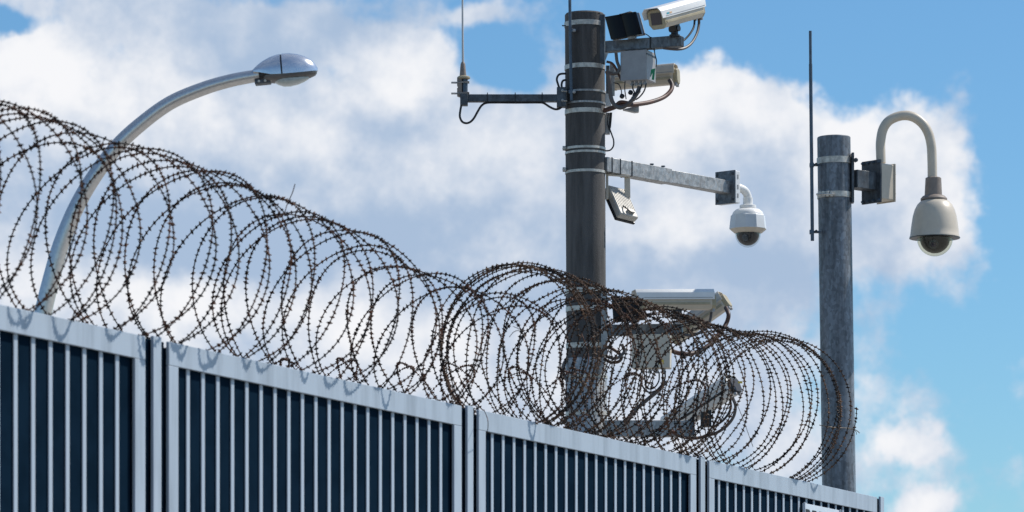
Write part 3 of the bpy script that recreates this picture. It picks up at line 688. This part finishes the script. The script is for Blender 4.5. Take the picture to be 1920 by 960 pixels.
d1 = thing('dome_camera', pc + MD * 0.2 - Z3 * 0.3, 'white faceted dome camera with smoked bubble on the long middle arm', 'camera')
MB().box(pc + MD * 0.027, MD * 0.0225, MN * 0.070, Z3 * 0.094).build('back_box', 'white_grey', d1, bevel=0.004)
for z in (-0.05, 0.0, 0.06):
    MB().box(pc + MD * 0.027 + MN * 0.071 + Z3 * z, MD * 0.006, MN * 0.001, Z3 * 0.012).build('slot', 'grey', d1)
Zd = pc.y + 0.12
dc = W(1402.3, 384, Zd)
sc = Zd / FPX
st = Vector((pc.x, pc.y, dc.z + 30 * sc)) + MD * 0.045
MB().tube(crv([st, st * 0.65 + Vector((dc.x, dc.y, dc.z + 31 * sc)) * 0.35 + Z3 * 0.002, Vector((dc.x, dc.y, dc.z + 25 * sc)) * 0.8 + st * 0.2, Vector((dc.x, dc.y, dc.z + 14 * sc)), Vector((dc.x, dc.y, dc.z))], 8), 7.6 * sc, 20).build('elbow', 'white', d1)
MB().lathe(dc - Z3 * 2 * sc, [(9.2 * sc, 0), (9.2 * sc, 15 * sc), (7.8 * sc, 15.5 * sc)], 28).build('pipe_collar', 'white', d1)
b_ = dc - Z3 * 54 * sc
MB().lathe(dc - Z3 * 6.5 * sc, [(12, 0), (15.5, 0.2 * sc), (15.5, 5.5 * sc), (13, 6.5 * sc), (8, 6.6 * sc)] and [(13 * sc, -0.5 * sc), (15.5 * sc, 0), (15.5 * sc, 5.0 * sc), (13.5 * sc, 6.2 * sc), (8 * sc, 6.4 * sc)], 32).build('neck_ring', 'white', d1)
MB().lathe(dc - Z3 * 20 * sc, [(30 * sc, 0), (29 * sc, 3 * sc), (27.5 * sc, 6.5 * sc), (22 * sc, 11 * sc), (13 * sc, 13.4 * sc)], 40).build('shoulder', 'white', d1)
MB().lathe(dc - Z3 * 46 * sc, [(35.5 * sc, 0), (35.2 * sc, 2 * sc), (32.5 * sc, 25 * sc), (31 * sc, 26 * sc)], 10, phase=0.12).build('housing', 'white_grey', d1, ang=20, bevel=0.002)
MB().lathe(dc - Z3 * 53.5 * sc, [(25.5 * sc, 0), (27 * sc, 1 * sc), (35 * sc, 7.5 * sc)], 10, phase=0.12).build('skirt', 'cream', d1, ang=20)
hem = [(24 * sc * math.sin(a), -24 * sc * math.cos(a) * 1.08) for a in np.linspace(0.02, math.pi / 2, 12)]
MB().lathe(dc - Z3 * 54 * sc, hem, 36, caps=False).build('bubble', 'clear', d1, ang=60)
MB().lathe(dc - Z3 * 54 * sc, [(22 * sc * math.sin(a), -22.5 * sc * math.cos(a)) for a in np.linspace(0.02, math.pi / 2, 8)], 24).build('camera_eye', 'black', d1, ang=60)
MB().lathe(dc + Vector((-5 * sc, -16 * sc, -63 * sc)), [(6.5 * sc, 0), (6.5 * sc, 4 * sc), (5 * sc, 4.5 * sc)], 18, axis=(-0.3, -0.85, -0.3)).build('lens_barrel', 'galv_dark', d1)

fl = thing('floodlight', W(1165, 412, 24.1), 'grey finned floodlight on a U bracket under the middle arm beside the pole', 'floodlight')
uL, vL = Vector((0.104, 0.070, -0.016)), Vector((0.070, -0.080, -0.172))
nF = uL.cross(vL).normalized()
if nF.y > 0: nF = -nF
tl = W(1141, 345, 24.06)
ctr = tl + (uL + vL) / 2
MB().box(ctr - nF * 0.028, uL / 2, vL / 2, nF * 0.022).build('housing', 'flood', fl, bevel=0.006)
MB().box(ctr - nF * 0.058, uL / 2 * 1.06, vL / 2 * 1.04, nF * 0.008).build('front_rim', 'black', fl, bevel=0.003)
for i in range(11):
    MB().box(tl + uL * ((i + 0.5) / 11) + vL * 0.40 - nF * 0.0055, uL.normalized() * 0.0012, vL * 0.37, nF * 0.002).build('cooling_fin', 'flood', fl)
MB().box(tl + uL * 0.62 + vL * 0.86 + nF * 0.002, uL * 0.16, vL * 0.05, nF * 0.008).build('gland_cover', 'flood', fl, bevel=0.001)
MB().tube(crv([tl + uL * 0.3 + vL * 0.72, tl + uL * 0.35 + vL * 0.85 + nF * 0.012, tl + uL * 0.55 + vL * 0.96 + nF * 0.012, tl + uL * 0.7 + vL * 0.9 + nF * 0.006]), 0.004, 8).build('cable', 'cable', fl)
for (x0, y0, x1, y1, Zz) in ((1138.3, 325, 1138.3, 374, 24.05), (1176, 328, 1176.5, 371, 24.1)):
    a, b = W(x0, y0, Zz), W(x1, y1, Zz)
    MB().box((a + b) / 2, X3 * (0.007 if x0 < 1150 else 0.0165), Y3 * 0.016 if x0 < 1150 else Y3 * 0.003, (b - a) / 2).build('bracket_leg', 'cream', fl, bevel=0.001)
MB().box((W(1138, 328, 24.05) + W(1181, 331, 24.1)) / 2, (W(1181, 331, 24.1) - W(1137, 328, 24.05)) / 2, Y3 * 0.016, Z3 * 0.003).build('bracket_top', 'cream', fl)

# ------------------------------------------------------------------ lower cluster behind the wire
LA = math.radians(8)
LD = Vector((math.cos(LA), -math.sin(LA), 0)); LN = Vector((-math.sin(LA), -math.cos(LA), 0))
lb, lo_ = kit_bracket('galvanised camera arm low on the concrete pole seen through the dense wire', 1128, 620, 23.97, 0.455, LD, LN, True)
p0, p1 = W(1133, 665, 23.93), W(1133, 541, 23.93)
MB().box((p0 + p1) / 2, X3 * 0.018, Y3 * 0.006, (p1 - p0) / 2).build('channel', 'galv_light', lb, bevel=0.001)
MB().box(lo_ + LD * 0.15, LD * 0.0045, LN * 0.0325, Z3 * 0.033).build('cable_tie', 'cable', lb, bevel=0.001)
cable([(1134, 650), (1150, 655), (1165, 668), (1160, 678), (1145, 679), (1132, 672)], 23.85, 0.009, 'rust_conduit', lb, 'conduit', 10)
cable([(1136, 668), (1155, 672), (1170, 660), (1166, 645)], 23.83, 0.009, 'conduit', lb, 'conduit', 10)
cable([(1064, 672), (1057, 684), (1056, 700), (1062, 712)], 23.95, 0.011, 'conduit', lb, 'conduit', 10)
illuminator('black infrared panel with pale frame behind the dense wire low on the pole', W(1147, 561, 23.84), W(1203, 556, 23.80), W(1150, 604, 23.83), (0.30, 0.95, 0.1))
c3, q3 = bullet('white camera with flat hood lying level above the lower arm behind the wire', W(1203, 565, 23.74), (-0.97, -0.22, -0.03), 0.395, 0.095, 0.098, mount=(-0.20, 0.05))
c4, q4 = bullet('tilted grey-beige camera whose rear end sticks out behind the level lower camera', W(1262, 634, 24.35), (-0.80, 0.30, -0.55), 0.36, 0.085, 0.095, hood='flood', body='cream')
cable([(1361, 577, 24.15), (1366, 590, 24.1), (1362, 606, 24.1), (1349, 626, 24.05), (1332, 645, 24), (1309, 659, 23.95), (1288, 664, 23.9), (1268, 661, 23.9), (1250, 652, 23.9)], 24, 0.0125, 'rust_conduit', c4, 'conduit', 12)
cable([(1334, 585, 23.85), (1330, 604, 23.82), (1316, 621, 23.8), (1297, 629, 23.8), (1280, 627, 23.8)], 23.8, 0.008, 'conduit', c3)
jb2 = thing('junction_box', W(1222, 692, 23.8), 'pale junction box hung under the lower arm behind the dense wire', 'junction box', 'junction boxes under the camera arms')
jc2 = W(1222, 660, 23.85)
MB().box(jc2, LD * 0.107, LN * 0.048, Z3 * 0.094).build('box', 'cream', jb2, bevel=0.004)
MB().box(jc2 + LN * 0.051, LD * 0.107, LN * 0.0025, Z3 * 0.094).build('lid', 'cream', jb2, bevel=0.002)
MB().box(jc2 + LD * 0.06 + LN * 0.0545 - Z3 * 0.062, LD * 0.013, LN * 0.001, Z3 * 0.012).build('sticker', 'yellow', jb2)
for u in (-0.05, -0.01, 0.03, 0.07):
    MB().lathe(jc2 + LD * u - Z3 * 0.094, [(0.006, -0.026), (0.011, -0.024), (0.011, -0.012), (0.008, -0.010), (0.008, 0)], 10).build('gland', 'grey', jb2)
cable([(1247, 696), (1246, 712), (1232, 731), (1215, 735), (1204, 722), (1201, 699)], 23.82, 0.0045, 'cable', jb2)
cable([(1236, 698), (1235, 715), (1225, 728), (1212, 726), (1208, 700)], 23.84, 0.004, 'cable', jb2)
cable([(1249, 715), (1232, 734), (1208, 754), (1186, 774), (1172, 796)], 23.9, 0.0115, 'conduit', jb2, 'conduit', 10)
cable([(1300, 655), (1302, 640), (1316, 645), (1314, 660), (1304, 668)], 23.95, 0.006, 'galv', jb2, 'conduit')
# lowest arm with the silver camera seen from behind
l3 = thing('camera_bracket', W(1128, 805, 23.97), 'pale galvanised arm just above the fence rail carrying the silver camera', 'bracket')
MB().box(W(1212, 804, 23.97), X3 * 0.255, Y3 * 0.03, Z3 * 0.046).build('arm', 'galv_light', l3, bevel=0.003)
MB().box(W(1298, 800, 23.95), X3 * 0.012, Y3 * 0.034, Z3 * 0.05).build('end_plate', 'galv_dark', l3, bevel=0.002)
cable([(1258, 808), (1275, 818), (1300, 822), (1325, 818)], 23.9, 0.009, 'rust_conduit', l3, 'conduit', 10)
c5, q5 = bullet('silver camera tilted down and seen from behind low in the wire tangle', W(1262, 797, 24.24), (-0.70, 0.56, -0.42), 0.46, 0.104, 0.10, hood='white', body='white', bez='black', over=0.03, rear_cap=True, hang=0.35)
MB().box(q5(-0.515, 0.0, -0.005), X3 * 0.012, Y3 * 0.003, Z3 * 0.006).build('sticker', 'yellow', c5)
cable([(1373, 745, 23.92), (1379, 762, 23.92), (1375, 782, 23.92), (1361, 800, 23.92), (1342, 812, 23.92), (1318, 819, 23.92)], 23.9, 0.0085, 'conduit', c5)
cable([(1369, 748, 23.94), (1370, 766, 23.94), (1358, 786, 23.94), (1335, 803, 23.94)], 23.9, 0.0065, 'cable', c5)
MB().box(q5(-0.22, 0, -0.075), X3 * 0.03, Y3 * 0.03, Z3 * 0.05).build('mount', 'black', c5, bevel=0.004)

# ------------------------------------------------------------------ galvanised right-hand pole
RQ = 31.2 * MPX
def pole2_c(py, Z=ZP):
    z = CAMH + (HZ - py) / FPX * (Z - RQ)
    return Vector(((1563.3 + (py - 252) * 0.0148 - 960) / FPX * Z, Z, z))
t2, f2 = pole2_c(252), pole2_c(2000); f2.z = 0
f2.x = pole2_c(252).x + (pole2_c(900).x - pole2_c(252).x) / (pole2_c(252).z - pole2_c(900).z) * t2.z
ax2 = (t2 - f2).normalized(); L2 = (t2 - f2).length
p2 = thing('steel_pole', f2, 'smooth round galvanised steel pole with two clamp bands near its open top', 'pole')
MB().lathe(f2, [(RQ * 1.03, 0), (RQ, L2 - 0.004), (RQ - 0.004, L2), (RQ - 0.009, L2), (RQ - 0.012, L2 - 0.25)], 56, axis=ax2).build('shaft', 'pole_galv', p2)
ring(p2, pole2_c, 292, 303.5, RQ, 'band', 0.0045)
ring(p2, pole2_c, 357.5, 368, RQ, 'band', 0.0045)
MB().lathe(W(1603.5, 300.5, 23.93), [(0.013, 0), (0.013, 0.014), (0.007, 0.015), (0.007, 0.026)], 6, axis=(0.3, -1, 0)).build('band_bolt', 'galv_dark', p2)
for x in (1536, 1543, 1551, 1559):
    MB().box(W(x, 363.5, 23.895), X3 * 0.008, Y3 * 0.012, Z3 * 0.015).build('band_lug', 'band', p2, bevel=0.002)
MB().tube([W(1530.5, 364.5, 23.885), W(1565, 364, 23.885)], 0.006, 8).build('band_screw', 'band', p2)
rd = thing('antenna_rod', W(1523, 450, 23.93), 'dark slim rod standing off the steel pole on two small clamps', 'antenna')
MB().tube([W(1523.2, 451.5, 23.93), W(1521.7, 300, 23.93), W(1519.8, 120, 23.93)], 0.0098, 12).build('lower_tube', 'rod', rd)
MB().tube([W(1519.8, 121, 23.93), W(1519.3, 58, 23.93)], 0.0082, 12).build('upper_tube', 'rod', rd)
for y, xr in ((309.5, 1536), (435, 1538)):
    MB().tube([W(1521.5, y, 23.93), W(xr, y, 23.95)], 0.0075, 10).build('stand_off', 'rod', rd)
    MB().box(W(1522, y, 23.93), X3 * 0.0125, Y3 * 0.0125, Z3 * 0.012).build('clamp', 'rod', rd, bevel=0.002)
    MB().lathe(W(1530, y - 1, 23.925), [(0.008, 0), (0.008, 0.02)], 6, axis=(0, -1, 0.0)).build('bolt', 'black', rd)
# gooseneck dome camera
GA = math.radians(42)
GD = Vector((math.cos(GA), math.sin(GA), 0)); GN = Vector((math.sin(GA), -math.cos(GA), 0))
gb = thing('gooseneck_bracket', W(1600, 335, 24.0), 'dark galvanised stub arm and bolted plate on the side of the steel pole', 'bracket')
MB().box(W(1598.5, 334, 23.97), X3 * 0.007, Y3 * 0.03, Z3 * 0.14).build('pole_plate', 'galv_dark', gb, bevel=0.001)
go = W(1597, 336, 23.98)
gl = (W(1628, 0, 24).x - go.x) / math.cos(GA) + 0.03
MB().box(go + GD * gl / 2, GD * gl / 2, GN * 0.045, Z3 * 0.05).build('arm', 'galv_dark', gb, bevel=0.002)
gp = go + GD * (gl + 0.006)
MB().box(gp, GD * 0.0055, GN * 0.073, Z3 * 0.121).build('plate', 'galv_dark', gb, bevel=0.001)
for u in (-0.062, -0.02, 0.02, 0.062):
    for z in (-0.108, 0.108):
        MB().lathe(gp + GN * u + Z3 * z - GD * 0.005, [(0.009, 0), (0.009, 0.007), (0.005, 0.008), (0.005, 0.014)], 6, axis=-GD).build('bolt', 'rod', gb)
d2 = thing('dome_camera', gp + GD * 0.05, 'cream bell-shaped dome camera hanging from a gooseneck pipe', 'camera')
MB().box(gp + GD * 0.062, GD * 0.055, GN * 0.066, Z3 * 0.102).build('back_box', 'cream', d2, bevel=0.008)
MB().box(gp + GD * 0.120, GD * 0.004, GN * 0.072, Z3 * 0.108).build('box_lid', 'cream', d2, bevel=0.003)
for u in (-0.06, 0.06):
    for z in (-0.06, 0.05):
        MB().lathe(gp + GD * 0.124 + GN * u + Z3 * z, [(0.005, 0), (0.005, 0.008)], 8, axis=GD).build('screw', 'rod', d2)
Zg = gp.y + 0.055
sg = Zg / FPX
gpts = [(1652, 306), (1651.3, 285), (1651.2, 266), (1655.5, 243), (1667, 226.5), (1688, 217.3), (1708.5, 218), (1727, 229), (1739.5, 247), (1745.8, 270), (1747.7, 299), (1748.3, 336)]
MB().tube(crv([W(x, y, Zg) for x, y in gpts], 6), 9.0 * sg, 24).build('gooseneck', 'cream', d2)
cx = 1750
MB().lathe(W(cx, 367, Zg), [(16.5 * sg, 0), (15.5 * sg, 20 * sg), (14.8 * sg, 33 * sg), (12 * sg, 34.5 * sg), (9 * sg, 35 * sg)], 36).build('collar', 'taupe', d2)
MB().lathe(W(1751, 375.5, Zg), [(25 * sg, 0), (25 * sg, 3 * sg), (21 * sg, 7.5 * sg), (16.5 * sg, 9.5 * sg)], 36).build('collar_flare', 'taupe', d2)
MB().lathe(W(1752.5, 445, Zg), [(r * sg, h * sg) for r, h in ((44, -1.5), (47, -1), (47, 1.2), (46, 3), (44.8, 14), (43.2, 26), (41, 40), (37.5, 52), (32.5, 61.5), (26, 68), (18, 70.5))], 56).build('bell_housing', 'cream', d2, ang=60)
MB().lathe(W(1752.5, 445.8, Zg), [(r * sg, h * sg) for r, h in ((43.5, -1.6), (47.6, -1.2), (47.6, 0.1), (43.5, 0.3))], 56).build('rim', 'black', d2)
MB().lathe(W(1753, 447, Zg), [(33.5 * sg * math.sin(a), -33.5 * sg * math.cos(a)) for a in np.linspace(0.02, math.pi / 2, 14)], 44, caps=False).build('bubble', 'clear_warm', d2, ang=60)
MB().lathe(W(1753, 447, Zg), [(28.5 * sg * math.sin(a), -28 * sg * math.cos(a)) for a in np.linspace(0.02, math.pi / 2, 8)], 24).build('camera_eye', 'black', d2, ang=60)
MB().lathe(W(1751, 456, Zg - 22 * sg), [(9 * sg, 0), (9 * sg, 6 * sg), (7 * sg, 6.5 * sg)], 18, axis=(-0.1, -0.85, -0.4)).build('lens_barrel', 'galv_dark', d2)
MB().lathe(W(1751, 456, Zg - 22 * sg) + Vector((-0.1, -0.85, -0.4)).normalized() * 6.6 * sg, [(6.5 * sg, 0), (4 * sg, 1.5 * sg)], 18, axis=(-0.1, -0.85, -0.4)).build('lens', 'lens', d2)

# ------------------------------------------------------------------ curved lamp post
ZL = 30.0; ml = ZL / FPX
lamp = thing('street_lamp', (W(30, 0, ZL).x, ZL, 0), 'curved silver street lamp post with an oval lamp head', 'street lamp')
lp_ = [(82, 581), (100, 508), (116, 454), (143, 389), (176, 332), (219, 275), (265, 232), (319, 193), (379, 167), (433, 151), (489, 140.5)]
low = [(34, 1100), (38, 960), (48, 800), (62, 680)]
pts = [Vector((W(30, 0, ZL).x, ZL, 0)), Vector((W(31, 0, ZL).x, ZL, 1.2))] + [W(x, y, ZL) for x, y in low + lp_]
cc = crv(pts, 6); kk = len(cc)
MB().tube(cc, [(17.0 - 5.4 * min(1, max(0, (i / kk - 0.3) / 0.7))) * ml for i in range(kk)], 28).build('post', 'lamp_pole', lamp)
A = (W(596, 131.5, ZL) - W(474, 143, ZL)); LH = A.length; A.normalize()
UPL = Vector((-A.z, 0, A.x)); Bk = Vector((0, 1, 0))
o0 = W(474, 143.5, ZL)
def section(x, hw, ht, hbm, n=24, flat=False):
    P = []
    for j in range(n + 1):
        a = math.pi * j / n
        P.append(o0 + A * x + Bk * (-math.cos(a) * hw) + UPL * (hbm + (ht - hbm) * math.sin(a) ** 0.8))
    return P
def loft(secs, closed=True):
    n = len(secs[0]); V = [p for s_ in secs for p in s_]; Fs = []
    for i in range(len(secs) - 1):
        for j in range(n - 1): Fs.append((i * n + j, (i + 1) * n + j, (i + 1) * n + j + 1, i * n + j + 1))
        Fs.append((i * n + n - 1, (i + 1) * n + n - 1, (i + 1) * n, i * n))
    Fs += [tuple(range(n)), tuple((len(secs) - 1) * n + j for j in range(n - 1, -1, -1))]
    return MB().add(V, Fs)
def hx(px): return (px - 474) * ml * 1.004
rear = [(476, 15, 13, 7), (484, 20, 20, 4.5), (495, 24.5, 27, 1), (508, 28, 33, -3.2), (520, 30, 36, -4.5), (528.3, 31.4, 37.2, -5)]
frnt = [(531.2, 31.6, 37.4, -5), (545, 31.5, 37.0, -5.2), (560, 29.5, 34, -5), (573, 26, 29, -4.2), (584, 20, 22, -3), (591, 13, 14, -2), (596, 4, 5, -1)]
MB.loft = loft
loft([section(hx(x), w * ml, t * ml, b * ml) for x, w, t, b in rear]).build('rear_shell', 'silver', lamp, ang=50)
loft([section(hx(x), w * ml * 1.0, t * ml, b * ml) for x, w, t, b in frnt]).build('front_shell', 'silver', lamp, ang=50)
loft([section(hx(x), w * ml, t * ml, b * ml) for x, w, t, b in ((527, 30.2, 36, -4.6), (532.5, 30.2, 36, -4.6))]).build('seam', 'black', lamp, ang=50)
def under(x, hw, top, bot, n=20):
    P = []
    for j in range(n + 1):
        a = math.pi * j / n
        P.append(o0 + A * x + Bk * (math.cos(a) * hw) + UPL * (top - (top - bot) * math.sin(a) ** 0.55))
    return P
lower = [(492, 12, -6, -13), (500, 20, -3, -13.5), (512, 27, -4, -15.5), (530, 30.8, -5, -16), (548, 31.0, -5.2, -15.5), (565, 28, -4.7, -14), (580, 21.5, -3.2, -12), (590, 13.5, -2, -9), (594, 6, -1.5, -5)]
loft([under(hx(x), w * ml, (t + 0.4) * ml, b * ml) for x, w, t, b in lower]).build('lower_rim', 'rim_grey', lamp, ang=50)
bowl = [(514, 8, -13, -15.6), (520, 19, -13, -19.5), (530, 25, -13, -23.3), (542, 26, -13, -24), (556, 24, -13, -22), (568, 18, -12, -18.5), (578, 8, -11, -14)]
loft([under(hx(x), w * ml, t * ml, b * ml) for x, w, t, b in bowl]).build('glass_bowl', 'bowl', lamp, ang=50)
MB().tube([o0 + A * hx(486) + UPL * 0.5 * ml, o0 + A * hx(512) + UPL * 3 * ml], 16.2 * ml, 24).build('socket', 'black', lamp)
MB().box(o0 + A * hx(492) - UPL * 12.5 * ml, A * 15 * ml, Bk * 13 * ml, UPL * 4.0 * ml).build('latch', 'galv_dark', lamp, bevel=0.006)
for x in (485, 497, 508):
    MB().lathe(o0 + A * hx(x) - UPL * 12 * ml - Bk * 13 * ml, [(2.6 * ml, 0), (2.2 * ml, 2 * ml)], 10, axis=-Bk).build('latch_screw', 'band', lamp)
